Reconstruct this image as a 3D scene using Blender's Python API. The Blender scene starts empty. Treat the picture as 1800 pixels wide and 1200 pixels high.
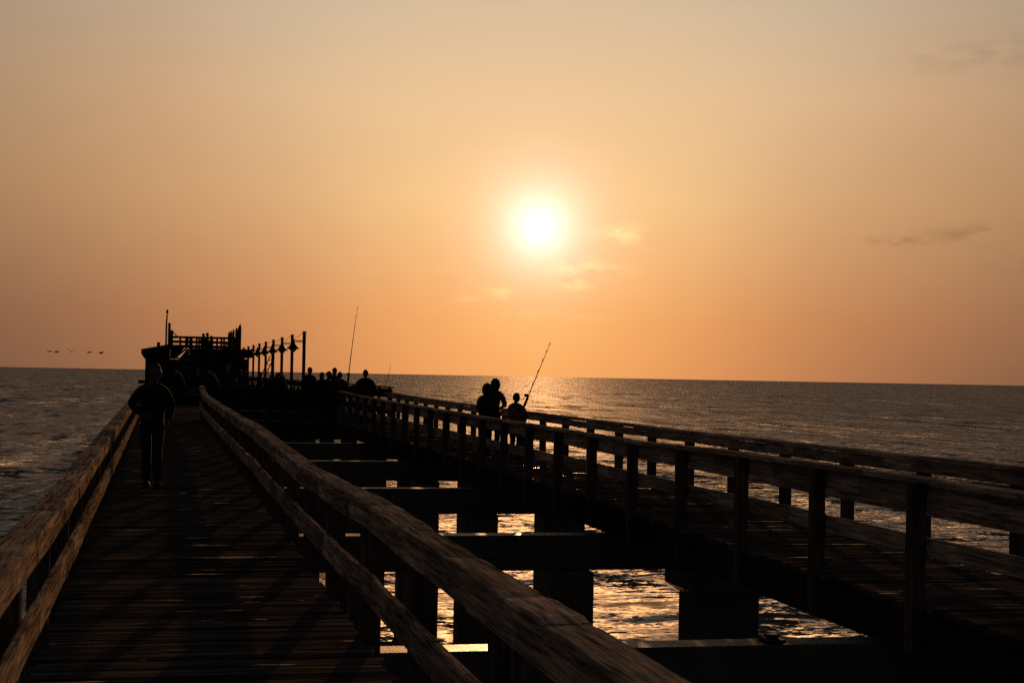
import bpy, bmesh, math, random
import numpy as np
from mathutils import Vector, Matrix
random.seed(7); rng = np.random.default_rng(7)
R = math.radians
S = bpy.context.scene
COL = S.collection

# ------------------------------------------------------------------ camera
cam = bpy.data.cameras.new('camera'); camo = bpy.data.objects.new('camera', cam); COL.objects.link(camo)
cam.sensor_width = 36.0; cam.lens = 36.0 * 2740 / 1800; cam.clip_start = 0.1; cam.clip_end = 60000
camo.matrix_world = (Matrix.Translation((0, 0, 1.70)) @ Matrix.Rotation(R(-12.65), 4, 'Z')
                     @ Matrix.Rotation(R(90 + 1.265), 4, 'X') @ Matrix.Rotation(R(1.05), 4, 'Z'))
S.camera = camo
S.render.resolution_x, S.render.resolution_y = 1024, 682
S.view_settings.view_transform = 'Standard'; S.view_settings.look = 'None'
S.view_settings.exposure = 0.0; S.view_settings.gamma = 1.0
S.cycles.max_bounces = 6; S.cycles.use_denoising = False
S.cycles.sample_clamp_indirect = 4.0
SUN_AZ, SUN_EL = 13.58, 5.5

# ------------------------------------------------------------------ sky
def lin(c):
    c = c / 255.0
    return c / 12.92 if c < .04045 else ((c + .055) / 1.055) ** 2.4
def pchip(xs, ys, x):
    xs = np.array(xs, float); ys = np.array(ys, float)
    if x <= xs[0]: return ys[0]
    if x >= xs[-1]: return ys[-1]
    h = np.diff(xs); d = np.diff(ys) / h; m = np.zeros(len(xs))
    for i in range(1, len(xs) - 1):
        m[i] = 0 if d[i-1] * d[i] <= 0 else 2 * d[i-1] * d[i] / (d[i-1] + d[i])
    m[0] = d[0] * .5; m[-1] = d[-1] * .5
    i = int(np.searchsorted(xs, x)) - 1
    t = (x - xs[i]) / h[i]
    return ((2*t**3-3*t**2+1)*ys[i] + (t**3-2*t**2+t)*h[i]*m[i] + (-2*t**3+3*t**2)*ys[i+1] + (t**3-t**2)*h[i]*m[i+1])
AZK = [0, 4.5, 9.5, 14, 19.5, 40, 90, 180]
ROWS = {  # sRGB by elevation (deg): colour against azimuth distance from the sun
    0:   [(251,175,99), (234,158,93), (197,130,83), (162,109,75), (130,91,66), (74,58,52), (58,53,51), (50,49,51)],
    2:   [(252,181,105), (237,165,99), (202,138,88), (174,119,81), (142,101,74), (84,66,58), (59,54,52), (51,50,53)],
    6.5: [(248,196,130), (240,194,135), (214,168,121), (194,150,107), (171,131,95), (100,82,70), (60,56,55), (53,53,56)],
    10:  [(234,196,150), (230,193,148), (216,180,140), (200,162,125), (176,144,112), (106,90,78), (60,57,57), (53,53,57)],
    13.3:[(216,189,157), (212,186,155), (202,179,151), (189,165,138), (170,148,125), (106,94,84), (60,58,59), (53,53,58)],
    22:  [(128,118,105), (127,117,104), (124,114,102), (119,110,98), (112,103,93), (76,73,70), (62,62,64), (59,60,65)],
    45:  [(62,61,61)]*4 + [(61,60,61), (60,60,62), (60,60,63), (58,59,64)],
    90:  [(56,57,62)]*8,
}
SCALE = 2.0
def sky_row(el, az):
    return [math.exp(pchip(AZK, [math.log(lin(c[k])) for c in ROWS[el]], az)) for k in range(3)]
def build_world():
    w = bpy.data.worlds.new('World'); S.world = w; w.use_nodes = True
    nt = w.node_tree; N = nt.nodes; L = nt.links; N.clear()
    def math_(op, a, b=None, clamp=False):
        n = N.new('ShaderNodeMath'); n.operation = op; n.use_clamp = clamp
        for i, v in enumerate((a, b)):
            if v is None: continue
            if isinstance(v, (int, float)): n.inputs[i].default_value = v
            else: L.new(v, n.inputs[i])
        return n.outputs[0]
    def mix(f, a, b, mode='MIX'):
        n = N.new('ShaderNodeMix'); n.data_type = 'RGBA'; n.blend_type = mode
        for s, v in ((n.inputs[0], f), (n.inputs[6], a), (n.inputs[7], b)):
            if isinstance(v, (int, float)): s.default_value = v
            elif isinstance(v, tuple): s.default_value = v
            else: L.new(v, s)
        return n.outputs[2]
    tc = N.new('ShaderNodeTexCoord'); nm = N.new('ShaderNodeVectorMath'); nm.operation = 'NORMALIZE'
    L.new(tc.outputs['Generated'], nm.inputs[0])
    sx = N.new('ShaderNodeSeparateXYZ'); L.new(nm.outputs[0], sx.inputs[0])
    el = math_('MULTIPLY', math_('ARCSINE', sx.outputs[2]), 57.29578)
    az0 = math_('MULTIPLY', math_('ARCTAN2', sx.outputs[0], sx.outputs[1]), 57.29578)
    azs = math_('SUBTRACT', az0, SUN_AZ)                     # signed, degrees
    azd = math_('ABSOLUTE', azs)
    azd = math_('MINIMUM', azd, math_('SUBTRACT', 360.0, azd))
    fac = math_('DIVIDE', azd, 180.0)
    knots = [0, 1.5, 3, 4.5, 6, 7.5, 9.5, 11, 12.5, 14, 16, 18, 20, 23, 27, 32, 38, 48, 65, 90, 130, 180]
    prev = None; pel = None
    for e in sorted(ROWS):
        r = N.new('ShaderNodeValToRGB'); cr = r.color_ramp; L.new(fac, r.inputs[0])
        while len(cr.elements) < len(knots): cr.elements.new(0.5)
        for k, kn in enumerate(knots):
            cr.elements[k].position = kn / 180.0
        for k, kn in enumerate(knots):
            c = sky_row(e, kn); cr.elements[k].color = (c[0], c[1], c[2], 1)
        if prev is None: prev = r.outputs[0]
        else:
            mr = N.new('ShaderNodeMapRange'); mr.interpolation_type = 'LINEAR'; mr.clamp = True
            L.new(el, mr.inputs[0]); mr.inputs[1].default_value = pel; mr.inputs[2].default_value = e
            prev = mix(mr.outputs[0], prev, r.outputs[0])
        pel = e
    # thin haze streaks and wisps of cloud, in sky angles
    cv = N.new('ShaderNodeCombineXYZ'); L.new(azs, cv.inputs[0]); L.new(el, cv.inputs[1])
    def noise(sx_, sy_, det, seed):
        mp = N.new('ShaderNodeMapping'); L.new(cv.outputs[0], mp.inputs[0])
        mp.inputs['Scale'].default_value = (sx_, sy_, 1); mp.inputs['Location'].default_value = (seed, seed * 1.7, seed * .3)
        n = N.new('ShaderNodeTexNoise'); n.inputs['Scale'].default_value = 1; n.inputs['Detail'].default_value = det
        n.inputs['Roughness'].default_value = .55
        L.new(mp.outputs[0], n.inputs[0]); return n.outputs[0]
    broad = noise(.06, .16, 3, 3.1)
    m = math_('ADD', 1.0, math_('MULTIPLY', math_('SUBTRACT', broad, .5), .10))
    n1 = noise(.9, 2.2, 5, 11.0)
    dens = math_('MULTIPLY', math_('SUBTRACT', n1, .44), 6.0, True)
    wis = None
    for (a, e, ra, re, amp) in WISPS:
        ga = math_('POWER', math_('DIVIDE', math_('SUBTRACT', azs, a), ra), 2.0)
        ge = math_('POWER', math_('DIVIDE', math_('SUBTRACT', el, e), re), 2.0)
        g = math_('MULTIPLY', math_('EXPONENT', math_('MULTIPLY', math_('ADD', ga, ge), -1.0)), amp)
        wis = g if wis is None else math_('ADD', wis, g)
    m = math_('ADD', m, math_('MULTIPLY', wis, dens))
    mm = N.new('ShaderNodeCombineXYZ')
    for i in range(3): L.new(m, mm.inputs[i])
    prev = mix(1.0, prev, mm.outputs[0], 'MULTIPLY')
    # glare of the sun in the hazy air
    sd = Vector((math.sin(R(SUN_AZ)) * math.cos(R(SUN_EL)), math.cos(R(SUN_AZ)) * math.cos(R(SUN_EL)), math.sin(R(SUN_EL))))
    dp = N.new('ShaderNodeVectorMath'); dp.operation = 'DOT_PRODUCT'; L.new(nm.outputs[0], dp.inputs[0]); dp.inputs[1].default_value = sd
    th = math_('MULTIPLY', math_('ARCCOSINE', math_('MINIMUM', dp.outputs['Value'], 1.0)), 57.29578)
    g = math_('EXPONENT', math_('DIVIDE', th, -1.02))
    gv = N.new('ShaderNodeCombineXYZ')
    for i, a in enumerate((1.4, 1.25, 1.3)): L.new(math_('MULTIPLY', g, a), gv.inputs[i])
    prev = mix(1.0, prev, gv.outputs[0], 'ADD')
    bg = N.new('ShaderNodeBackground'); L.new(prev, bg.inputs[0]); bg.inputs[1].default_value = 1.0
    # the clear physical sky behind the haze
    st = N.new('ShaderNodeTexSky'); st.sky_type = 'NISHITA'; st.sun_disc = False
    st.sun_elevation = R(SUN_EL); st.sun_rotation = R(SUN_AZ); st.air_density = 2.0; st.dust_density = 4.0
    b2 = N.new('ShaderNodeBackground'); L.new(st.outputs[0], b2.inputs[0]); b2.inputs[1].default_value = 0.0015
    ad = N.new('ShaderNodeAddShader'); L.new(bg.outputs[0], ad.inputs[0]); L.new(b2.outputs[0], ad.inputs[1])
    out = N.new('ShaderNodeOutputWorld'); L.new(ad.outputs[0], out.inputs[0])
WISPS = [  # azimuth from sun, elevation, widths (deg), strength
    (15.9, 5.3, 1.6, .26, -.30), (13.0, 5.05, 1.1, .22, -.24), (17.6, 4.1, 1.2, .24, -.26), (16.0, 11.5, 3, .6, -.12),
    (2.95, 5.25, .75, .32, .5), (1.75, 3.95, 1.1, .28, .55), (1.4, 3.4, .7, .2, .45), (-1.4, 3.1, .45, .22, .4), (-2.5, 2.8, 1.2, .14, .15), (.2, 2.2, 1.6, .16, .14)]
build_world()

sun = bpy.data.lights.new('sun', 'SUN'); suno = bpy.data.objects.new('sun', sun); COL.objects.link(suno)
sun.energy = 2.3; sun.angle = R(0.5); sun.color = (1.0, .47, .18)
suno.rotation_euler = (R(90 - SUN_EL), 0, R(180 - SUN_AZ))

# ------------------------------------------------------------------ materials
def new_mat(name):
    m = bpy.data.materials.new(name); m.use_nodes = True
    nt = m.node_tree; b = nt.nodes['Principled BSDF']
    return m, nt, b
def ramp(nt, src, stops):
    r = nt.nodes.new('ShaderNodeValToRGB'); nt.links.new(src, r.inputs[0]); e = r.color_ramp.elements
    while len(e) < len(stops): e.new(.5)
    for k, (p, c) in enumerate(stops):
        e[k].position = p
    for k, (p, c) in enumerate(stops):
        e[k].color = (*c, 1) if len(c) == 3 else c
    return r.outputs[0]
def tex_noise(nt, scale, detail=4, rough=.6, vec=(1, 1, 1), coord='Object'):
    tc = nt.nodes.new('ShaderNodeTexCoord'); mp = nt.nodes.new('ShaderNodeMapping')
    nt.links.new(tc.outputs[coord], mp.inputs[0]); mp.inputs['Scale'].default_value = vec
    n = nt.nodes.new('ShaderNodeTexNoise'); nt.links.new(mp.outputs[0], n.inputs[0])
    n.inputs['Scale'].default_value = scale; n.inputs['Detail'].default_value = detail; n.inputs['Roughness'].default_value = rough
    return n.outputs[0]
def mixc(nt, f, a, b, mode='MIX'):
    n = nt.nodes.new('ShaderNodeMix'); n.data_type = 'RGBA'; n.blend_type = mode
    for s, v in ((n.inputs[0], f), (n.inputs[6], a), (n.inputs[7], b)):
        if isinstance(v, (int, float)): s.default_value = v
        elif isinstance(v, tuple): s.default_value = (*v, 1)
        else: nt.links.new(v, s)
    return n.outputs[2]
def wood(name, axis, dark, light, rough=(.45, .85), bump=.6, wet=None, island=.35, grain=1.0, spec=0.0):
    m, nt, b = new_mat(name)
    g = 42.0 * grain
    sv = {'x': (2.0, g, g), 'y': (g, 2.0, g), 'z': (g, g, 2.0)}[axis]
    fine = tex_noise(nt, 1.0, 6, .62, sv)
    coarse = tex_noise(nt, 2.2, 4, .6, {'x': (.5, 2.5, 2.5), 'y': (2.5, .5, 2.5), 'z': (2.5, 2.5, .5)}[axis])
    hair = tex_noise(nt, 1.0, 3, .6, {'x': (4, 130, 130), 'y': (130, 4, 130), 'z': (130, 130, 4)}[axis])
    hm_ = nt.nodes.new('ShaderNodeMath'); hm_.operation = 'MULTIPLY_ADD'; nt.links.new(hair, hm_.inputs[0]); hm_.inputs[1].default_value = .55; hm_.inputs[2].default_value = -.275
    ha = nt.nodes.new('ShaderNodeMath'); ha.operation = 'ADD'; nt.links.new(fine, ha.inputs[0]); nt.links.new(hm_.outputs[0], ha.inputs[1]); fine = ha.outputs[0]
    c = ramp(nt, fine, [(.34, dark), (.50, tuple((a + q) / 2 for a, q in zip(dark, light))), (.66, light)])
    blot = ramp(nt, coarse, [(.3, (.55, .55, .55)), (.7, (1.12, 1.12, 1.12))])
    c = mixc(nt, 1.0, c, blot, 'MULTIPLY')
    ge = nt.nodes.new('ShaderNodeNewGeometry')
    isl = ramp(nt, ge.outputs['Random Per Island'], [(0, (1 - island,) * 3), (1, (1 + island,) * 3)])
    c = mixc(nt, 1.0, c, isl, 'MULTIPLY')
    nt.links.new(c, b.inputs['Base Color'])
    r = ramp(nt, coarse, [(.3, (rough[1],) * 3), (.7, (rough[0],) * 3)])
    if wet:
        wn = tex_noise(nt, 1.0, 4, .6, {'x': (.9, 9, 9), 'y': (9, .9, 9), 'z': (9, 9, .9)}[axis])
        wf = ramp(nt, wn, [(wet, (0, 0, 0)), (wet + .05, (1, 1, 1))])
        r = mixc(nt, wf, r, (.22, .22, .22)); sp = mixc(nt, wf, (spec,) * 3, (.5,) * 3); nt.links.new(sp, b.inputs['Specular IOR Level'])
    nt.links.new(r, b.inputs['Roughness'])
    bp = nt.nodes.new('ShaderNodeBump'); bp.inputs['Strength'].default_value = bump; bp.inputs['Distance'].default_value = .011
    nt.links.new(fine, bp.inputs['Height']); nt.links.new(bp.outputs[0], b.inputs['Normal'])
    b.inputs['Specular IOR Level'].default_value = spec
    return m
def plain(name, col, rough=.7, var=.25, scale=6.0, bump=.15, metal=0.0, spec=.08):
    m, nt, b = new_mat(name)
    n = tex_noise(nt, scale, 5, .6)
    c = ramp(nt, n, [(.3, tuple(v * (1 - var) for v in col)), (.7, tuple(v * (1 + var) for v in col))])
    nt.links.new(c, b.inputs['Base Color']); b.inputs['Roughness'].default_value = rough
    b.inputs['Metallic'].default_value = metal; b.inputs['Specular IOR Level'].default_value = spec
    bp = nt.nodes.new('ShaderNodeBump'); bp.inputs['Strength'].default_value = bump; bp.inputs['Distance'].default_value = .01
    nt.links.new(n, bp.inputs['Height']); nt.links.new(bp.outputs[0], b.inputs['Normal'])
    return m
M = {}
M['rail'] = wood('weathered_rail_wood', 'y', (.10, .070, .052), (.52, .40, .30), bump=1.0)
M['rail_x'] = wood('weathered_rail_wood_across', 'x', (.05, .036, .027), (.14, .10, .075))
M['deck'] = wood('wet_deck_wood', 'x', (.024, .0205, .018), (.10, .086, .076), rough=(.5, .9), bump=.7, wet=.66, island=.5, spec=0.0)
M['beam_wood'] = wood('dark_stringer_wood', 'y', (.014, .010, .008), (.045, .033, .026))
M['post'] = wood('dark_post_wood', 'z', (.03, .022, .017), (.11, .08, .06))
M['dark_x'] = wood('dark_board_wood', 'x', (.012, .009, .008), (.04, .028, .022))
M['wall'] = wood('brown_wall_boards', 'z', (.02, .010, .008), (.055, .028, .022))
M['gray_wall'] = plain('grey_painted_boards', (.06, .062, .058), .7)
M['roof'] = plain('dark_roof_sheet', (.03, .032, .033), .55)
M['black_metal'] = plain('black_painted_steel', (.008, .008, .009), .6, spec=.04)
M['gutter'] = plain('pale_gutter_paint', (.32, .31, .29), .45)
M['pale_wood'] = wood('pale_bleached_wood', 'z', (.18, .15, .12), (.36, .31, .25))
M['glass_bulb'] = plain('sky_tinted_lamp_glass', (.40, .24, .12), .4, .05)  # orange sky light showing through the bulb is put into its base colour
M['glass'] = plain('dark_window_glass', (.012, .013, .014), .08, spec=.5)
M['skin'] = plain('skin', (.085, .05, .036), .7, .1, spec=.03)
M['hair_dark'] = plain('dark_hair', (.012, .008, .006), .5)
M['hair_fair'] = plain('fair_hair', (.022, .015, .010), .7)
M['black_cloth'] = plain('black_cloth', (.010, .010, .011), .9)
M['navy_cloth'] = plain('navy_cloth', (.010, .013, .02), .9)
M['jeans_cloth'] = plain('dark_denim', (.014, .019, .026), .9)
M['brown_cloth'] = plain('brown_cloth', (.03, .018, .011), .9)
M['maroon_cloth'] = plain('maroon_cloth', (.035, .012, .010), .9)
M['olive_cloth'] = plain('olive_cloth', (.10, .062, .016), .9)
M['grey_cloth'] = plain('grey_cloth', (.028, .028, .030), .9)
M['pale_cloth'] = plain('pale_cloth', (.26, .26, .30), .85)
M['shoe'] = plain('dark_leather', (.010, .008, .007), .8, spec=.05)
M['rod'] = plain('dark_rod_varnish', (.012, .010, .009), .35)
M['cork'] = plain('rod_grip_cork', (.06, .04, .025), .8)
M['feather'] = plain('dark_feathers', (.02, .018, .017), .8)

def concrete():
    m, nt, b = new_mat('wet_concrete')
    n = tex_noise(nt, 5.0, 6, .65); f = tex_noise(nt, 60.0, 3, .6)
    c = ramp(nt, n, [(.3, (.03, .027, .024)), (.7, (.085, .077, .068))])
    nt.links.new(c, b.inputs['Base Color'])
    r = ramp(nt, n, [(.35, (.38,) * 3), (.75, (.6,) * 3)]); nt.links.new(r, b.inputs['Roughness'])
    bp = nt.nodes.new('ShaderNodeBump'); bp.inputs['Strength'].default_value = .35; bp.inputs['Distance'].default_value = .006
    nt.links.new(f, bp.inputs['Height']); nt.links.new(bp.outputs[0], b.inputs['Normal']); b.inputs['Specular IOR Level'].default_value = .12
    return m
M['concrete'] = concrete()
def sea_material():
    m, nt, b = new_mat('sea_water')
    b.inputs['Base Color'].default_value = (.010, .014, .015, 1)
    b.inputs['Roughness'].default_value = .07; b.inputs['IOR'].default_value = 1.333
    # small ripples as a field of surface slopes (works at any distance)
    tot = None
    for vec, amp, det in (((.10, .010, 1), .45, 2), ((.28, .05, 1), .62, 2), ((.30, .65, 1), .55, 2), ((.8, 1.8, 1), .75, 3), ((3.2, 6.0, 1), .55, 2)):
        tc = nt.nodes.new('ShaderNodeTexCoord'); mp = nt.nodes.new('ShaderNodeMapping'); nt.links.new(tc.outputs['Object'], mp.inputs[0])
        mp.inputs['Scale'].default_value = vec; mp.inputs['Rotation'].default_value = (0, 0, R(-12))
        n = nt.nodes.new('ShaderNodeTexNoise'); n.inputs['Scale'].default_value = 1.0; n.inputs['Detail'].default_value = det; n.inputs['Roughness'].default_value = .6
        nt.links.new(mp.outputs[0], n.inputs[0])
        a = nt.nodes.new('ShaderNodeVectorMath'); a.operation = 'SUBTRACT'; nt.links.new(n.outputs['Color'], a.inputs[0]); a.inputs[1].default_value = (.5, .5, .5)
        m2 = nt.nodes.new('ShaderNodeVectorMath'); m2.operation = 'MULTIPLY'; nt.links.new(a.outputs[0], m2.inputs[0]); m2.inputs[1].default_value = (amp * SLOPE, amp * SLOPE, 0)
        if tot is None: tot = m2.outputs[0]
        else:
            ad = nt.nodes.new('ShaderNodeVectorMath'); ad.operation = 'ADD'; nt.links.new(tot, ad.inputs[0]); nt.links.new(m2.outputs[0], ad.inputs[1]); tot = ad.outputs[0]
    ge = nt.nodes.new('ShaderNodeNewGeometry')
    ad = nt.nodes.new('ShaderNodeVectorMath'); ad.operation = 'ADD'; nt.links.new(ge.outputs['Normal'], ad.inputs[0]); nt.links.new(tot, ad.inputs[1])
    nn = nt.nodes.new('ShaderNodeVectorMath'); nn.operation = 'NORMALIZE'; nt.links.new(ad.outputs[0], nn.inputs[0])
    # rough sea: dark water body under a reflection whose strength levels off at grazing angles
    N = nt.nodes; L = nt.links; N.remove(b)
    fr = N.new('ShaderNodeFresnel'); fr.inputs['IOR'].default_value = 1.333; L.new(nn.outputs[0], fr.inputs['Normal'])
    mr = N.new('ShaderNodeMapRange'); L.new(fr.outputs[0], mr.inputs[0]); mr.inputs[1].default_value = 0.03; mr.inputs[2].default_value = .42
    mr.inputs[3].default_value = .05; mr.inputs[4].default_value = .42
    gl = N.new('ShaderNodeBsdfGlossy'); gl.inputs['Roughness'].default_value = .60; gl.inputs['Color'].default_value = (1, 1, 1, 1); L.new(nn.outputs[0], gl.inputs['Normal'])
    df = N.new('ShaderNodeBsdfDiffuse'); df.inputs['Color'].default_value = (.010, .014, .015, 1)
    mx = N.new('ShaderNodeMixShader'); L.new(mr.outputs[0], mx.inputs[0]); L.new(df.outputs[0], mx.inputs[1]); L.new(gl.outputs[0], mx.inputs[2])
    L.new(mx.outputs[0], N['Material Output'].inputs['Surface'])
    return m
SLOPE = 4.0
M['sea'] = sea_material()

# ------------------------------------------------------------------ mesh helpers
class MB:
    def __init__(s): s.v = []; s.f = []; s.sm = False
    def add(s, vs, fs):
        o = len(s.v); s.v += [tuple(v) for v in vs]; s.f += [tuple(i + o for i in f) for f in fs]; return s
    def box(s, x0, x1, y0, y1, z0, z1, jit=0):
        vs = [(x, y, z) for z in (z0, z1) for y in (y0, y1) for x in (x0, x1)]
        if jit: vs = [(x + random.uniform(-jit, jit), y + random.uniform(-jit, jit), z + random.uniform(-jit, jit)) for x, y, z in vs]
        return s.add(vs, [(0, 2, 3, 1), (4, 5, 7, 6), (0, 1, 5, 4), (2, 6, 7, 3), (0, 4, 6, 2), (1, 3, 7, 5)])
    def bar(s, a, b, w, h=None, up=(0, 0, 1)):
        a = Vector(a); b = Vector(b); d = (b - a).normalized(); u = Vector(up)
        if abs(d.dot(u)) > .98: u = Vector((1, 0, 0))
        x = d.cross(u).normalized(); y = x.cross(d).normalized(); h = w if h is None else h
        vs = [p + x * i * w / 2 + y * j * h / 2 for p in (a, b) for i, j in ((-1, -1), (1, -1), (1, 1), (-1, 1))]
        return s.add(vs, [(0, 3, 2, 1), (4, 5, 6, 7), (0, 1, 5, 4), (1, 2, 6, 5), (2, 3, 7, 6), (3, 0, 4, 7)])
    def tube(s, pts, rad, n=8):
        pts = [Vector(p) for p in pts]; rad = [rad] * len(pts) if isinstance(rad, (int, float)) else rad
        vs = []; fs = []
        for i, p in enumerate(pts):
            d = (pts[min(i + 1, len(pts) - 1)] - pts[max(i - 1, 0)]).normalized()
            u = Vector((0, 0, 1)) if abs(d.z) < .95 else Vector((1, 0, 0))
            x = d.cross(u).normalized(); y = x.cross(d)
            vs += [p + (x * math.cos(2 * math.pi * k / n) + y * math.sin(2 * math.pi * k / n)) * rad[i] for k in range(n)]
        for i in range(len(pts) - 1):
            for k in range(n):
                a = i * n + k; b = i * n + (k + 1) % n; fs.append((a, b, b + n, a + n))
        fs.append(tuple(range(n))[::-1]); fs.append(tuple((len(pts) - 1) * n + k for k in range(n)))
        return s.add(vs, fs)
    def lathe(s, prof, c=(0, 0, 0), n=16):
        vs = []; fs = []
        for r, z in prof: vs += [(c[0] + r * math.cos(2 * math.pi * k / n), c[1] + r * math.sin(2 * math.pi * k / n), c[2] + z) for k in range(n)]
        for i in range(len(prof) - 1):
            for k in range(n):
                a = i * n + k; b = i * n + (k + 1) % n; fs.append((a, b, b + n, a + n))
        fs.append(tuple(range(n))[::-1]); fs.append(tuple((len(prof) - 1) * n + k for k in range(n)))
        return s.add(vs, fs)
    def extrude(s, poly, y0, y1):          # outline in x,z pulled along y
        n = len(poly); vs = [(x, y, z) for y in (y0, y1) for x, z in poly]
        fs = [tuple(range(n)), tuple(range(2 * n - 1, n - 1, -1))] + [(i, i + n, (i + 1) % n + n, (i + 1) % n) for i in range(n)]
        return s.add(vs, fs)
    def build(s, name, mat, parent=None, smooth=False, bevel=0, loc=None):
        me = bpy.data.meshes.new(name); me.from_pydata(s.v, [], s.f); me.update()
        bm = bmesh.new(); bm.from_mesh(me); bmesh.ops.recalc_face_normals(bm, faces=bm.faces)
        if bevel: bmesh.ops.bevel(bm, geom=list(bm.edges), offset=bevel, segments=1, affect='EDGES', clamp_overlap=True)
        bm.to_mesh(me); bm.free()
        me.materials.append(mat)
        if smooth: me.polygons.foreach_set('use_smooth', [True] * len(me.polygons))
        o = bpy.data.objects.new(name, me); COL.objects.link(o)
        if parent: o.parent = parent
        if loc: o.location = loc
        return o
def thing(name, label, cat, loc=(0, 0, 0), rz=0, group=None):
    o = bpy.data.objects.new(name, None); COL.objects.link(o); o.location = loc; o.rotation_euler = (0, 0, rz); o.empty_display_size = .2
    o['label'] = label; o['category'] = cat
    if group: o['group'] = group
    return o
def structure(o, label=None, cat=None):
    o['kind'] = 'structure'
    if label: o['label'] = label
    if cat: o['category'] = cat
    return o
def copy_tree(o, parent=None):
    kids = [c for c in bpy.data.objects if c.parent == o]
    c = o.copy(); COL.objects.link(c); c.parent = parent
    for k in kids: copy_tree(k, c)
    return c
def zt(table):
    xs = [a for a, _ in table]; ys = [b for _, b in table]
    return lambda y: float(pchip(xs, ys, y))

# ------------------------------------------------------------------ sea
SEA = -6.3
def build_sea():
    h = 1.7 - SEA
    rs = [4.0]
    while rs[-1] < 5200: rs.append(rs[-1] + max(.045, rs[-1] ** 2 / (h * 1560) * 1.15, rs[-1] * .003))
    rs += [7500, 11000, 20000, 40000]
    rs = np.array(rs)
    a = [math.radians(t) for t in np.concatenate([np.arange(-75, -12, .7), np.arange(-12, 34, .075), np.arange(34, 100, .7)])]
    az = np.array(a)
    Rg, Ag = np.meshgrid(rs, az, indexing='ij')
    X = Rg * np.sin(Ag); Y = Rg * np.cos(Ag); Z = np.zeros_like(X)
    cell = np.gradient(rs)[:, None] * np.ones_like(Ag)
    for i in range(64):
        lam = 1.0 * (22 / 1.0) ** ((i + .5) / 64)
        ang = math.radians(-90 + 12 + rng.normal(0, 30))
        k = 2 * math.pi / lam; kx, ky = k * math.cos(ang), k * math.sin(ang)
        amp = .014 * lam / (2 * math.pi) * (1.0 if lam > 1.5 else .8) * rng.uniform(.7, 1.3) * (1.0 if lam < 9 else .75)
        att = np.clip((lam / cell - 2.2) / 2.0, 0, 1)
        ph = kx * X + ky * Y + rng.uniform(0, 6.28)
        env = .6 + .55 * np.sin(X * rng.uniform(-.11, .11) / lam * 3 + Y * rng.uniform(-.11, .11) / lam * 3 + rng.uniform(0, 6.28))
        Z += amp * att * env * (np.sin(ph) + .22 * np.cos(2 * ph))
    co = np.stack([X, Y, Z + SEA], -1).reshape(-1, 3).astype(np.float32)
    nr, na = Rg.shape
    i = np.arange(nr - 1)[:, None] * na + np.arange(na - 1)[None, :]
    q = np.stack([i, i + na, i + na + 1, i + 1], -1).reshape(-1, 4).astype(np.int32)
    me = bpy.data.meshes.new('sea'); me.vertices.add(len(co)); me.vertices.foreach_set('co', co.ravel())
    me.loops.add(q.size); me.loops.foreach_set('vertex_index', q.ravel())
    me.polygons.add(len(q)); me.polygons.foreach_set('loop_start', np.arange(0, q.size, 4, dtype=np.int32))
    me.polygons.foreach_set('use_smooth', np.ones(len(q), bool))
    me.update(calc_edges=True); me.validate()
    if me.polygons[0].normal.z < 0: me.flip_normals()
    me.materials.append(M['sea'])
    o = bpy.data.objects.new('sea', me); COL.objects.link(o); structure(o, 'rippled sea reaching to the horizon', 'sea')
build_sea()

# ------------------------------------------------------------------ walkways
deckL = zt([(-3, 0), (40, 0), (48, .03), (54, .05)])
deckR = zt([(0, -.05), (10, -.05), (15.5, -.03), (21, .03), (29, .04), (45, .05), (54, .05)])
railLR = zt([(-3, .89), (4, .893), (8.3, .896), (9.6, .908), (11.1, .884), (12.6, .868), (14.1, .848), (15.8, .863), (18.8, .891), (22.5, .935), (27.4, .918), (36.6, .925), (46, .95), (49.7, 1.0), (53.7, 1.228)])
railLL = zt([(-3, .855), (6.7, .854), (8.5, .840), (10.5, .83), (12.7, .835), (15, .85), (18.1, .864), (27, .9), (36.7, .945), (47, .98), (53.7, 1.1)])
railRN = zt([(-3, .955), (9.8, .955), (15.3, .955), (19, .912), (24.7, .925), (32, .95), (39.3, .98), (46, 1.02), (54, 1.10)])
railRF = zt([(-3, .972), (12.7, .972), (16.2, .962), (22.1, .95), (35, .97), (46, 1.02), (52, 1.07)])
END = 53.0

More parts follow.
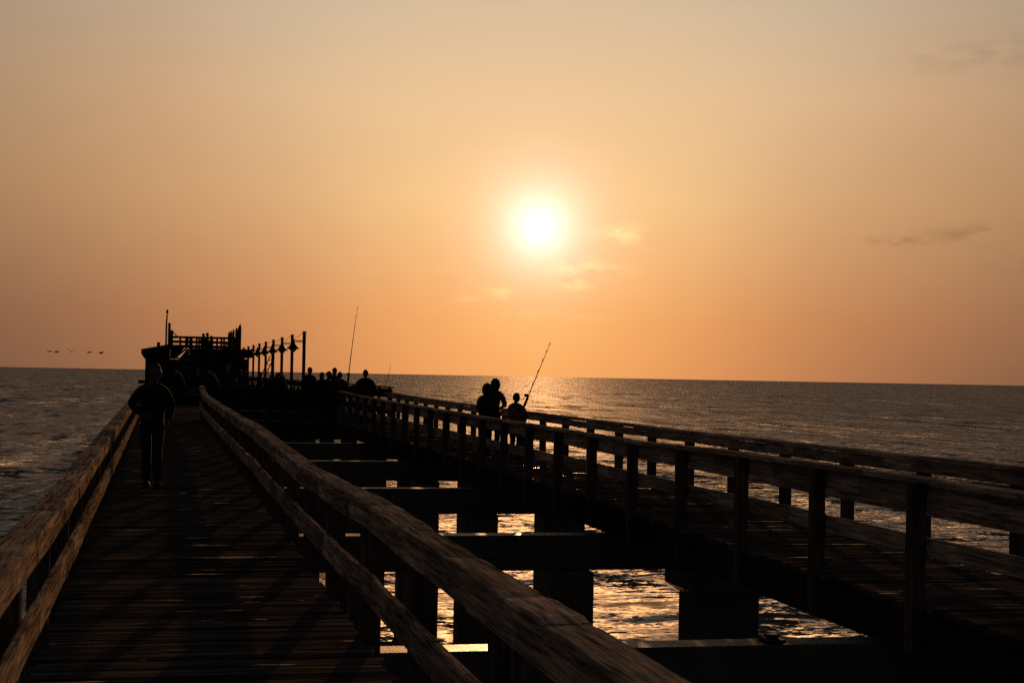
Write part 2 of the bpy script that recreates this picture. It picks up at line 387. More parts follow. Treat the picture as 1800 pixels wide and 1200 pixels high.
def boardwalk(name, x0, x1, zf, y0, y1, label):
    mb = MB(); y = y0
    while y < y1:
        w = random.uniform(.10, .118); g = random.uniform(.006, .014)
        a, b = x0 + random.uniform(-.03, .03), x1 + random.uniform(-.035, .035)
        z = zf(y) + random.uniform(-.004, .004); t = random.uniform(-.003, .003); tl = random.uniform(-.004, .004)
        n = 6; vs = []
        for k in range(n + 1):                       # gently cupped and bowed plank
            x = a + (b - a) * k / n; bow = .003 * math.sin(3.1 * k / n * random.uniform(.8, 1.2)); zz = z + tl * (k / n - .5) + bow * random.uniform(-1, 1)
            vs += [(x, y, zz - .045), (x, y + w, zz + t - .045), (x, y + w - .006, zz + t), (x, y + .006, zz)]
        fs = [(0, 1, 2, 3), tuple(4 * n + i for i in (3, 2, 1, 0))]
        for k in range(n):
            o = 4 * k
            for i in range(4): fs.append((o + i, o + (i + 1) % 4, o + 4 + (i + 1) % 4, o + 4 + i))
        mb.add(vs, fs); y += w + g
    d = mb.build(name, M['deck']); structure(d, label, 'boardwalk')
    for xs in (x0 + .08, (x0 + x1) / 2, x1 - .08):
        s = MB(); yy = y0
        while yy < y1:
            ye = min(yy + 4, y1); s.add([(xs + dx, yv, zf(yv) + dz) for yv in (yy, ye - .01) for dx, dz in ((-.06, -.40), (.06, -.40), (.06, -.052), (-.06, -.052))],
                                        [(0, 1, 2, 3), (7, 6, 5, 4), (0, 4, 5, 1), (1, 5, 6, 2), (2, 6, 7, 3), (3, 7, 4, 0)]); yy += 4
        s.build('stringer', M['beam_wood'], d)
    return d
boardwalk('boardwalk', -.67, 1.31, deckL, -2.5, END, 'dark wet plank walkway with the walking man')
boardwalk('boardwalk', 5.86, 7.58, deckR, 2.0, END, 'dark plank walkway on the right with three anglers')

def cap_strip(mb, xc, w, th, zf, y0, y1, lmin, lmax, rough=.0035, edge=.011):
    """weathered coping: rounded boards laid end to end along y"""
    y = y0
    while y < y1:
        L_ = random.uniform(lmin, lmax); ye = min(y + L_, y1); n = max(2, int((ye - y) / .12))
        ox = random.uniform(-rough, rough); oz = random.uniform(-rough * .7, rough * .7); tw = random.uniform(-.02, .02); ew = random.uniform(-rough, rough)
        prof = [(-w/2, -th), (-w/2 - .002, -edge), (-w/2 + edge * .35, -edge * .3), (-w/2 + edge, 0), (-w/6, .0005), (w/6, .0005), (w/2 - edge, 0), (w/2 - edge * .35, -edge * .3), (w/2 + .002, -edge), (w/2, -th)]
        m = len(prof); vs = []; fs = []
        for k in range(n + 1):
            yy = y + .003 + (ye - y - .006) * k / n
            endr = .006 if k in (0, n) else 0
            for (px, pz) in prof:
                sgn = 1 if px > 0 else -1
                vs.append((xc + ox + px + (sgn * ew if abs(px) > w * .3 else 0) - sgn * endr * (abs(px) > w * .3) + random.uniform(-.0022, .0022),
                           yy, zf(yy) + oz + pz + tw * px + random.uniform(-.0014, .0014) - endr * (pz > -edge)))
        for k in range(n):
            for i in range(m):
                a = k * m + i; b = k * m + (i + 1) % m; fs.append((a, b, b + m, a + m))
        fs.append(tuple(range(m))[::-1]); fs.append(tuple(n * m + i for i in range(m)))
        mb.add(vs, fs); y = ye
def board_strip(mb, xc, th, zf, dz0, dz1, y0, y1, lmin, lmax, rough=.004):
    y = y0
    while y < y1:
        ye = min(y + random.uniform(lmin, lmax), y1); n = max(2, int((ye - y) / .3))
        ox = random.uniform(-rough, rough); oz = random.uniform(-rough * 1.5, rough * 1.5); vs = []; fs = []
        for k in range(n + 1):
            yy = y + .002 + (ye - y - .004) * k / n; z = zf(yy) + oz
            c = .006
            pr = [(-th/2, dz0 + c), (-th/2 + c, dz0), (th/2 - c, dz0), (th/2, dz0 + c), (th/2, dz1 - c), (th/2 - c, dz1), (-th/2 + c, dz1), (-th/2, dz1 - c)]
            vs += [(xc + ox + a + random.uniform(-.0012, .0012), yy, z + b_ + random.uniform(-.002, .002)) for a, b_ in pr]
        for k in range(n):
            for i in range(8):
                a = k * 8 + i; b = k * 8 + (i + 1) % 8; fs.append((a, b, b + 8, a + 8))
        fs.append(tuple(range(8))[::-1]); fs.append(tuple(n * 8 + i for i in range(8)))
        mb.add(vs, fs); y = ye
def railing(label, side, xin, railz, deckz, y0, y1, post0, pitch, face=.165, mid=(.30, .47), group='walkway railings', capw=.175, postd=.13):
    """side = +1: posts stand to the +x of the boards; xin = inner face of the rail boards"""
    t = thing('railing', label, 'railing', (xin + side * .08, y0, 0), 0, group)
    off = Vector((-t.location.x, -t.location.y, 0))
    def fin(mb, name, mat, sm=False):
        o = mb.build(name, mat, t, smooth=sm); o.location = off; return o
    xc = xin + side * (capw / 2 - .012)
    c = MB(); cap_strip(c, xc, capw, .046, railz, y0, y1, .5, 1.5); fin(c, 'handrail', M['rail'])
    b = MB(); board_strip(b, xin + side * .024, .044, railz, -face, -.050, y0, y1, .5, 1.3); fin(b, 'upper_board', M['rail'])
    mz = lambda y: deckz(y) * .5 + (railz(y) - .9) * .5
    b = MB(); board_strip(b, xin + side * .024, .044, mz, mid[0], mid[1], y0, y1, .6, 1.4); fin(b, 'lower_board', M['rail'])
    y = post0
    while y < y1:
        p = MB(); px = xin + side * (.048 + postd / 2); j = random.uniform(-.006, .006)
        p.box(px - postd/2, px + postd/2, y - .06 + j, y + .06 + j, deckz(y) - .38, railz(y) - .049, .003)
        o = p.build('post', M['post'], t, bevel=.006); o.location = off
        y += pitch
    return t
railing('weathered railing on the sunlit far left side of the left walkway', -1, -.60, railLL, deckL, -1.5, END, 1.9, 2.04)
railing('weathered railing running from the bottom edge along the middle gap', 1, 1.245, railLR, deckL, -1.5, END, 1.97, 2.04)
railing('dark railing of the right walkway nearest the open gap', -1, 5.985, railRN, deckR, 2.0, END, 3.77, 1.91, face=.225, mid=(.33, .48), capw=.16, postd=.12)
railing('dark railing on the seaward side of the right walkway where anglers lean', 1, 7.47, railRF, deckR, 2.0, END, 3.75, 1.80, face=.17, mid=(.365, .53), capw=.16, postd=.12)

# ------------------------------------------------------------------ pier supports
def bent(Y, cols, ordinal, top=-.405, x0=-1.1, x1=8.15):
    t = thing('pier_support', ordinal, 'pier support', (0, Y, SEA - .8), 0, 'concrete supports across the gap')
    z0 = -(SEA - .8)
    MB().box(x0, x1, 0, .33, z0 + top - .47, z0 + top, .004).build('cross_beam', M['concrete'], t, bevel=.012)
    for (xc, s, cap) in cols:
        c = MB(); ztop = z0 + top - .472
        if cap:
            h = cap / 2
            c.add([(xc + a, .165 + b, z) for z, k in ((0, s/2), (ztop - .36, s/2)) for a, b in ((-k, -k), (k, -k), (k, k), (-k, k))],
                  [(0, 3, 2, 1), (4, 5, 6, 7), (0, 1, 5, 4), (1, 2, 6, 5), (2, 3, 7, 6), (3, 0, 4, 7)])
            col = c.build('column', M['concrete'], t, bevel=.02)
            k = MB(); lv = ((ztop - .358, s/2 + .01), (ztop - .25, h), (ztop, h))
            k.add([(xc + a, .165 + b, z) for z, q in lv for a, b in ((-q, -q), (q, -q), (q, q), (-q, q))],
                  [(0, 3, 2, 1), (8, 9, 10, 11)] + [(l*4+i, l*4+(i+1) % 4, l*4+4+(i+1) % 4, l*4+4+i) for l in (0, 1) for i in range(4)])
            k.build('capital', M['concrete'], col)
        else:
            c.box(xc - s/2, xc + s/2, .165 - s/2, .165 + s/2, 0, ztop, .006).build('column', M['concrete'], t, bevel=.02)
    return t
BENTS = [(3.2, [(-.2, .5, 0), (1.5, .5, 0), (3.4, .45, 0), (5.4, .5, 0), (7.3, .7, 0)]),
         (11.72, [(-.4, .5, 0), (1.45, .45, 0), (5.45, .5, 0), (7.35, .8, 1.2)]),
         (20.15, [(-.4, .5, 0), (1.5, .4, 0), (3.39, .40, 0), (4.1, .45, 0), (5.375, .6, 0), (7.53, .86, 1.17)]),
         (28.45, [(-.4, .5, 0), (1.5, .5, 0), (4.8, .5, 0), (5.85, .61, 0), (7.4, .8, 0)]),
         (37.2, [(-.4, .5, 0), (1.5, .5, 0), (4.2, .5, 0), (6.3, .6, 0), (7.5, .7, 0)]),
         (46.5, [(-.4, .5, 0), (1.5, .5, 0), (4.4, .6, 0), (5.9, .6, 0), (7.4, .7, 0)])]
ORD = ['concrete support under the camera end of the walkways', 'nearest concrete crossbeam with wide wet top at the bottom edge', 'second crossbeam with the stout capped column under the right walkway',
       'third crossbeam with water showing between its low columns', 'fourth crossbeam with thin bright wet top', 'fifth crossbeam, farthest bright line before the platform']
for (Y, cols), lb in zip(BENTS, ORD): bent(Y, cols, lb)
cl = MB(); cl.box(-.075, .075, -.13, .15, 0, .03).box(-.05, .05, -.05, .05, .03, .06).build('iron_cleat', M['black_metal'], None, bevel=.01, loc=(4.86, 11.87, -.402))
o = bpy.data.objects['iron_cleat']; o['label'] = 'small dark iron cleat on the nearest crossbeam top'; o['category'] = 'cleat'

# ------------------------------------------------------------------ platform at the end
PZ = .05
pf = MB(); y = END + .01
while y < 152:
    w = .3 if y > 60 else .145
    pf.box(-1.5, 7.85, y, y + w - .01, PZ - .06 + random.uniform(-.003, .003), PZ + random.uniform(-.004, .004)); y += w
plat = pf.build('pier_platform', M['deck']); structure(plat, 'plank platform at the end of the pier', 'platform')
MB().box(-1.4, 7.75, END + .05, END + .4, PZ - .62, PZ - .062).build('edge_beam', M['beam_wood'], plat)
for k in range(12):
    for xx in (-1.0, 1.9, 4.8, 7.4):
        MB().box(xx - .3, xx + .3, END + .8 + 8.5 * k, END + 1.4 + 8.5 * k, SEA - .8, PZ - .1).build('pile', M['concrete'], plat)

def fence(label, a, b, z0, top, boards, pitch, mat='dark_x', inset=.05):
    a = Vector((a[0], a[1], z0)); b = Vector((b[0], b[1], z0)); d = b - a; Ln = d.length; d.normalize()
    t = thing('railing', label, 'railing', a, math.atan2(d.y, d.x), 'platform railings')
    MB().box(0, Ln, -.08, .08, top - .045, top).build('handrail', M[mat], t, bevel=.008)
    for (q0, q1) in boards: MB().box(0, Ln, -.025, .02, q0, q1).build('board', M[mat], t)
    n = max(1, round(Ln / pitch))
    for k in range(n + 1):
        x = min(max(Ln * k / n, .06), Ln - .06)
        MB().box(x - .055, x + .055, .022, .135, 0, top - .047).build('post', M['post'], t)
    return t
fence('solid dark boarded railing closing the platform between the two walkways', (1.42, END + .12), (5.85, END + .12), PZ, 1.12, [(.02, .302), (.338, .56), (.563, .80), (.803, 1.06)], 1.1)
fence('dark platform railing on the right edge below the lamp row', (7.72, END + .05), (7.72, 150), PZ, 1.2, [(.25, .45), (.82, 1.12)], 2.6)
fence('short dark railing joining the right walkway to the platform corner', (6.1, END + 3.6), (7.6, END + 3.6), PZ, 1.18, [(.3, .5), (.8, 1.1)], .75)

# ------------------------------------------------------------------ lamps
def lamp():
    t = thing('lamp_post', 'x', 'street lamp', (0, 0, PZ), 0, 'lamps along the right edge of the platform')
    p = MB(); p.box(-.085, .085, -.085, .085, 0, 3.82); p.box(-.11, .11, -.11, .11, 3.82, 3.88); p.box(-.13, .13, -.13, .13, 0, .25)
    p.build('post', M['black_metal'], t)
    a = MB(); a.bar((-.08, 0, 3.36), (-.62, 0, 3.36), .045, .06); a.bar((-.08, 0, 3.28), (-.62, 0, 3.28), .03, .03)
    a.tube([(-.08 - .50 * math.sin(u), 0, 3.42 + .36 * (1 - math.cos(u - math.pi / 2) * 0 - math.sin(u))) for u in [k * math.pi / 16 for k in range(9)]], .014, 6)
    a.build('arm', M['black_metal'], t)
    s = MB(); s.lathe([(.07, .12), (.09, -.02), (.12, -.10), (.17, -.20), (.23, -.28), (.35, -.38), (.365, -.42), (.31, -.42), (.14, -.34)], (-.60, 0, 3.32), 18)
    sh = s.build('lamp_shade', M['black_metal'], t, smooth=False)
    g = MB(); g.lathe([(.17, -.40), (.19, -.44), (.13, -.53), (.05, -.60), (.01, -.62)], (-.60, 0, 3.32), 14); g.build('bulb', M['glass_bulb'], t, smooth=True)
    return t
L0 = lamp(); names = ['nearest', 'second', 'third', 'fourth', 'fifth', 'sixth', 'seventh', 'eighth', 'farthest']
for k, nme in enumerate(names):
    o = L0 if k == 0 else copy_tree(L0)
    o.location = (7.60, 85.9 + 8.05 * k, PZ)
    o['label'] = ('tall black lamp post with hanging bell shade, ' + nme + (' of the nine in the row' if k in (0, 8) else ' from the near end of the row'))

# ------------------------------------------------------------------ building
BY = 100.0
bl = thing('jetty_building', 'dark timber restaurant with open roof deck and pointed poles at the pier end', 'building', (0, BY, PZ))
def bpart(mb, name, mat, parent=bl, **k): return mb.build(name, M[mat], parent, **k)
z = lambda v: v - PZ
bpart(MB().extrude([(-1.0, 0), (.50, 0), (.50, z(3.015)), (-1.0, z(2.70))], 0, 9).box(.50, 1.7, .3, 9, 0, z(2.36)), 'wall', 'wall')
bpart(MB().box(1.7, 5.35, .35, 24, 0, z(2.46)), 'wall', 'gray_wall')
rf = bpart(MB().extrude([(-1.26, z(2.66)), (-1.26, z(2.95)), (.50, z(3.30)), (.50, z(3.02))], -.45, 9.4), 'roof', 'roof')
bpart(MB().extrude([(-1.24, z(2.655)), (-1.02, z(2.3)), (-.98, z(2.66))], -.40, .02), 'eave_bracket', 'black_metal')
bpart(MB().box(-1.38, -1.003, -1.2, -.2, z(.82), z(1.03)), 'ledge', 'dark_x')
bpart(MB().box(-.32, -.12, 1.0, 1.25, z(3.05), z(3.42)), 'vent', 'black_metal', rf)
win = bpart(MB().box(-.85, .25, -.04, -.003, z(1.0), z(2.1)), 'window', 'post'); bpart(MB().box(-.76, -.34, -.055, -.043, z(1.08), z(2.02)).box(-.26, .16, -.055, -.043, z(1.08), z(2.02)), 'pane', 'glass', win)
# roof deck
bpart(MB().box(1.66, 4.95, -.9, 24, z(2.47), z(2.62)).box(1.66, 5.5, -.95, -.84, z(2.52), z(3.06)).box(4.96, 5.5, -.83, 20, z(2.8), z(3.06)), 'roof_deck', 'dark_x')
bpart(MB().add([(x, yy, z(v)) for yy in (-.95, -.84) for x, v in ((.505, 2.40), (.70, 2.40), (1.22, 2.86), (1.36, 3.12), (.505, 3.12))], [(0,1,2,3,4),(9,8,7,6,5)] + [(i, 5+i, 5+(i+1)%5, (i+1)%5) for i in range(5)]).add([(x, yy, z(v)) for yy in (-.95, -.84) for x, v in ((1.02, 2.36), (1.655, 2.36), (1.655, 3.06), (1.52, 2.98))], [(0,1,2,3),(7,6,5,4)] + [(i, 4+i, 4+(i+1)%4, (i+1)%4) for i in range(4)]).box(.52, 1.64, -.95, -.84, z(3.07), z(3.14)), 'porch_fascia', 'dark_x')
rl = bpart(MB().box(.5, 4.75, -.97, -.87, z(3.66), z(3.80)).box(.5, 4.75, -.955, -.885, z(3.36), z(3.53)).box(.5, 4.75, -.955, -.885, z(3.07), z(3.26)), 'deck_railing', 'dark_x')
for xx in (.55, 1.1, 1.5, 1.75, 2.1, 2.25, 2.5, 2.75, 3.05, 3.35, 3.62, 3.78, 4.1, 4.42, 4.72):
    bpart(MB().box(xx - .06 - (xx > 1.4 and xx < 2.0) * .05, xx + .06 + (xx > 1.4 and xx < 2.0) * .05, -.865, -.78, z(3.06), z(3.72)), 'rail_post', 'dark_x', rl)
bpart(MB().box(4.68, 4.78, -.7, 20, z(3.62), z(3.76)).box(4.68, 4.78, -.7, 20, z(3.30), z(3.44)), 'side_railing', 'dark_x')
for k, xx in enumerate((0, 4.5, 8, 12.5, 16.5, 20)):
    bpart(MB().tube([(4.75 - .15 * (k == 0) + .15, xx - .9, z(2.6)), (4.75 - .15 * (k == 0) + .15, xx - .9, z(4.45)), (4.75 - .15 * (k == 0) + .15, xx - .9, z(4.67))], [.085, .085, .01], 8), 'pointed_pole', 'black_metal')
bpart(MB().tube([(.24, -.7, z(2.5)), (.24, -.7, z(4.7)), (.27, -.7, z(5.05)), (.27, -.7, z(5.43))], [.06, .05, .04, .03], 8).tube([(.27, -.7, z(5.22)), (.27, -.7, z(5.40))], [.08, .06], 8), 'mast', 'black_metal')
bpart(MB().box(.34, .50, -.85, -.70, z(2.5), z(4.60)).box(.50, .66, -.85, -.72, z(3.0), z(4.15)).bar((.6, -.78, z(4.1)), (.95, -.78, z(3.72)), .06), 'mast_brace', 'black_metal')
# stair to the roof deck with open sky behind its rungs
st = bpart(MB().bar((.72, -.2, z(2.38)), (1.52, -.2, z(3.05)), .06, .12).bar((.55, -.2, z(2.52)), (1.30, -.2, z(3.15)), .06, .12), 'stair', 'dark_x')
for k in range(5): 
    u = .12 + k * .19; bpart(MB().bar((.72 + .8 * u, -.2, z(2.38 + .67 * u)), (.57 + .75 * u, -.2, z(2.52 + .63 * u)), .05, .05), 'tread', 'dark_x', st)
bpart(MB().add([(.5, -.1, z(2.37)), (.72, -.1, z(2.37)), (.5, -.1, z(2.5)), (.5, 0, z(2.37)), (.72, 0, z(2.37)), (.5, 0, z(2.5))], [(0, 1, 2), (5, 4, 3), (0, 3, 4, 1), (1, 4, 5, 2), (2, 5, 3, 0)]), 'porch_panel', 'dark_x')
bpart(MB().tube([(.72, -.6, z(2.46)), (1.72, -.6, z(2.33))], .055, 8).tube([(1.86, -.6, z(2.35)), (2.55, -.6, z(2.35))], .05, 8), 'gutter', 'gutter')
bpart(MB().box(1.22, 1.34, .22, .297, 0, z(2.3)).box(2.02, 2.16, .27, .347, z(.9), z(2.3)), 'door_frame', 'gray_wall')
bpart(MB().box(2.62, 3.72, -1.2, .348, 0, z(3.02)), 'porch_tower', 'wall')
bpart(MB().box(2.42, 2.56, -1.1, -.95, 0, z(3.3)).box(3.78, 3.92, -1.1, -.95, 0, z(3.3)), 'porch_post', 'black_metal')
bpart(MB().tube([(3.95, -.6, z(2.44)), (5.1, -.6, z(2.44))], .05, 8), 'gutter', 'gutter')
d = bpart(MB().box(4.5, 5.2, .28, .346, 0, z(2.05)), 'door', 'wall'); bpart(MB().box(4.56, 4.62, .23, .277, z(1.0), z(1.2)), 'handle', 'black_metal', d)
w2 = bpart(MB().box(1.42, 1.95, .25, .296, z(1.0), z(2.05)), 'window', 'post'); bpart(MB().box(1.48, 1.89, .235, .247, z(1.06), z(1.99)), 'pane', 'glass', w2)
tg = thing('pennant', 'pale tapering cloth pennant hanging on the restaurant front', 'pennant', (4.07, BY - .2, 1.57))
MB().extrude([(-.24, .62), (.26, .62), (.17, .25), (.06, -.02), (-.06, -.02), (-.14, .25)], -.02, .02).build('cloth', M['pale_cloth'], tg); MB().tube([(-.3, 0, .64), (.32, 0, .64)], .02, 6).build('rod', M['black_metal'], tg); MB().bar((0, 0, .64), (0, .15, 1.0), .02).build('cord', M['black_metal'], tg)
# diagonal gangway ladder between the lamps
gl = thing('ladder', 'steep black ladder leaning between the far lamp posts', 'ladder', (6.9, 112, PZ))
l_ = MB(); l_.bar((-.55, 0, .0), (.62, 0, 2.75), .07); l_.bar((-.25, 0, 0), (.92, 0, 2.75), .07); l_.build('side_rail', M['black_metal'], gl)
for k in range(8):
    u = (k + .6) / 8.5; MB().bar((-.55 + 1.17 * u, 0, 2.75 * u), (-.25 + 1.17 * u, 0, 2.75 * u), .05).build('rung', M['black_metal'], gl)
MB().bar((.75, 0, 0), (.75, 0, 3.0), .1).build('upright', M['black_metal'], gl)

# ------------------------------------------------------------------ arched hoods and benches on the platform
def hood(label, x, y, w, h):
    t = thing('arched_hood', label, 'timber hood', (x, y, PZ), 0, 'arched timber hoods on the platform')
    n = 14; outer = [(-w/2 * math.cos(math.pi * k / n), h * math.sin(math.pi * k / n) ** .85) for k in range(n + 1)]
    inner = [(a * .86, b * .9) for a, b in outer]
    s = MB()
    for k in range(n):
        q = [outer[k], outer[k+1], inner[k+1], inner[k]]
        s.extrude(q, 0, .9)
    s.build('shell', M['dark_x'], t)
    e = MB()
    for k in range(7, n):
        e.extrude([outer[k], outer[k+1], inner[k+1], inner[k]], -.05, -.003)
    e.build('edge_trim', M['pale_wood'], t)
    MB().extrude([(a * .99, b * .99) for a, b in inner], .05, .12).build('back_board', M['dark_x'], t)
    return t
hood('arched timber hood standing alone below the lamp row', 5.17, 70.0, .80, 1.62)
hood('arched timber hood with pale curved edge, left in front of restaurant', .72, 88.0, 1.40, 1.68)
hood('arched timber hood with pale curved edge beside the restaurant porch', 2.52, 88.0, 1.5, 1.66)
bx = thing('bench', 'low dark bench box with pale plank top at the end of the left walkway', 'bench', (.42, 74, PZ))
MB().box(0, .72, 0, 1.2, 0, .95).build('box', M['dark_x'], bx)
MB().box(.74, 1.36, .1, 1.2, 0, .46).build('seat_box', M['dark_x'], bx)
MB().box(.74, 1.36, 0, 1.2, .465, .50).build('seat', M['rail_x'], bx); MB().box(.74, 1.36, 1.1, 1.2, .52, .85).build('backrest', M['rail_x'], bx)

# ------------------------------------------------------------------ people
def finish_mod(o, name, mat, parent, smooth=True):
    dg = bpy.context.evaluated_depsgraph_get(); ev = o.evaluated_get(dg); me = bpy.data.meshes.new_from_object(ev)
    me.name = name; old = o.data; o.modifiers.clear(); o.data = me; bpy.data.meshes.remove(old)
    me.materials.clear(); me.materials.append(mat); me.polygons.foreach_set('use_smooth', [smooth] * len(me.polygons))
    o.parent = parent; return o
def skin(name, nodes, edges, mat, parent, sub=2, extra=None, voxel=None, root=0):
    me = bpy.data.meshes.new(name); me.from_pydata([n[0] for n in nodes], edges, []); o = bpy.data.objects.new(name, me); COL.objects.link(o)
    m = o.modifiers.new('s', 'SKIN'); m.use_smooth_shade = True
    sv = me.skin_vertices[0].data
    for i, n in enumerate(nodes): sv[i].radius = (n[1], n[2] if len(n) > 2 else n[1]); sv[i].use_root = (i == root)
    if sub: o.modifiers.new('b', 'SUBSURF').levels = sub
    if extra is None and voxel is None: return finish_mod(o, name, mat, parent)
    dg = bpy.context.evaluated_depsgraph_get(); base = bpy.data.meshes.new_from_object(o.evaluated_get(dg))
    bm = bmesh.new(); bm.from_mesh(base)
    for e in extra or []: bm.from_mesh(e)
    o.modifiers.clear(); o.data = bpy.data.meshes.new(name); bm.to_mesh(o.data); bm.free()
    r = o.modifiers.new('r', 'REMESH'); r.mode = 'VOXEL'; r.voxel_size = voxel; r.use_smooth_shade = True
    sm = o.modifiers.new('c', 'SMOOTH'); sm.iterations = 2; sm.factor = .4
    return finish_mod(o, name, mat, parent)
def skin_mesh(nodes, edges, sub=1):
    o = skin('tmp', nodes, edges, M['skin'], None, sub); me = o.data.copy(); bpy.data.objects.remove(o); return me
def head_mesh(c, s, yaw, tilt):
    """skull, jaw, brow, nose, eye sockets, lips and ears; faces -y before turning"""
    bm = bmesh.new(); bmesh.ops.create_uvsphere(bm, u_segments=32, v_segments=24, radius=1.0)
    for v in bm.verts:
        x, y, z_ = v.co
        X, Yv, Zv = x * .076, y * .098, z_ * .118
        if z_ < 0: X *= 1 - .32 * (-z_) ** 1.3; Yv = Yv * (1 - .12 * -z_) - .012 * (-z_)
        f = max(0, -y)
        nose = math.exp(-(x / .14) ** 2 - ((z_ + .18) / .20) ** 2) * (f > .5); Yv -= .024 * nose
        for sx in (-1, 1): Yv += .010 * math.exp(-((x - sx * .36) / .16) ** 2 - ((z_ - .02) / .12) ** 2) * (f > .4)
        Yv -= .006 * math.exp(-(x / .5) ** 2 - ((z_ - .2) / .1) ** 2) * (f > .4)
        Yv -= .006 * math.exp(-(x / .22) ** 2 - ((z_ + .52) / .06) ** 2) * (f > .4); Yv += .004 * math.exp(-(x / .25) ** 2 - ((z_ + .575) / .025) ** 2) * (f > .4)
        Yv -= .010 * math.exp(-(x / .25) ** 2 - ((z_ + .85) / .14) ** 2) * (f > .2)
        for sx in (-1, 1): X += sx * .016 * math.exp(-((x - sx * .98) / .14) ** 2 - ((y - .08) / .22) ** 2 - ((z_ + .08) / .24) ** 2)
        v.co = (X, Yv, Zv)
    bmesh.ops.scale(bm, vec=(s, s, s), verts=bm.verts)
    mt = Matrix.Translation(c) @ Matrix.Rotation(yaw, 4, 'Z') @ Matrix.Rotation(tilt, 4, 'X')
    bmesh.ops.transform(bm, matrix=mt, verts=bm.verts)
    me = bpy.data.meshes.new('h'); bm.to_mesh(me); bm.free(); return me, mt
def hand_nodes(w, d, n, side, curl):
    """wrist point, pointing direction, palm normal, thumb side (+1/-1), curl per joint (deg)"""
    d = Vector(d).normalized(); n = Vector(n); n = (n - d * n.dot(d)).normalized(); x = d.cross(n).normalized() * side; w = Vector(w)
    nodes = [(w, .027, .02), (w + d * .05, .036, .016)]; edges = [(0, 1)]
    for k, (off, ln) in enumerate(((.030, .078), (.010, .086), (-.010, .080), (-.029, .062))):
        p = w + d * (.092 - .004 * abs(k - 1)) + x * off; nodes.append((p, .0105)); edges.append((1, len(nodes) - 1)); a = R(curl * .6)
        for seg in (.45, .31, .24):
            p = p + (d * math.cos(a) + n * math.sin(a)) * ln * seg; nodes.append((p, .0088 if seg > .3 else .0078)); edges.append((len(nodes) - 2, len(nodes) - 1)); a += R(curl)
    p = w + d * .03 + x * .034; nodes.append((p, .013)); edges.append((1, len(nodes) - 1))
    for k, ln in enumerate((.038, .03, .026)):
        p = p + (d * .75 + x * (.6 - .25 * k) + n * .35).normalized() * ln; nodes.append((p, .0105 - .001 * k)); edges.append((len(nodes) - 2, len(nodes) - 1))
    return nodes, edges
DEF = dict(hipz=.93, hipw=.095, chest=(0, 0, 1.26), neck=(0, .01, 1.475), shw=.168, shz=1.385, head=(0, -.03, 1.645), yaw=0, tilt=0,
           ell=(.245, .03, 1.16), wrl=(.25, -.06, .92), elr=(-.245, .03, 1.16), wrr=(-.25, -.06, .92),
           kl=(.10, -.03, .50), al=(.105, .02, .085), kr=(-.10, -.03, .50), ar=(-.105, .02, .085), curl=28)
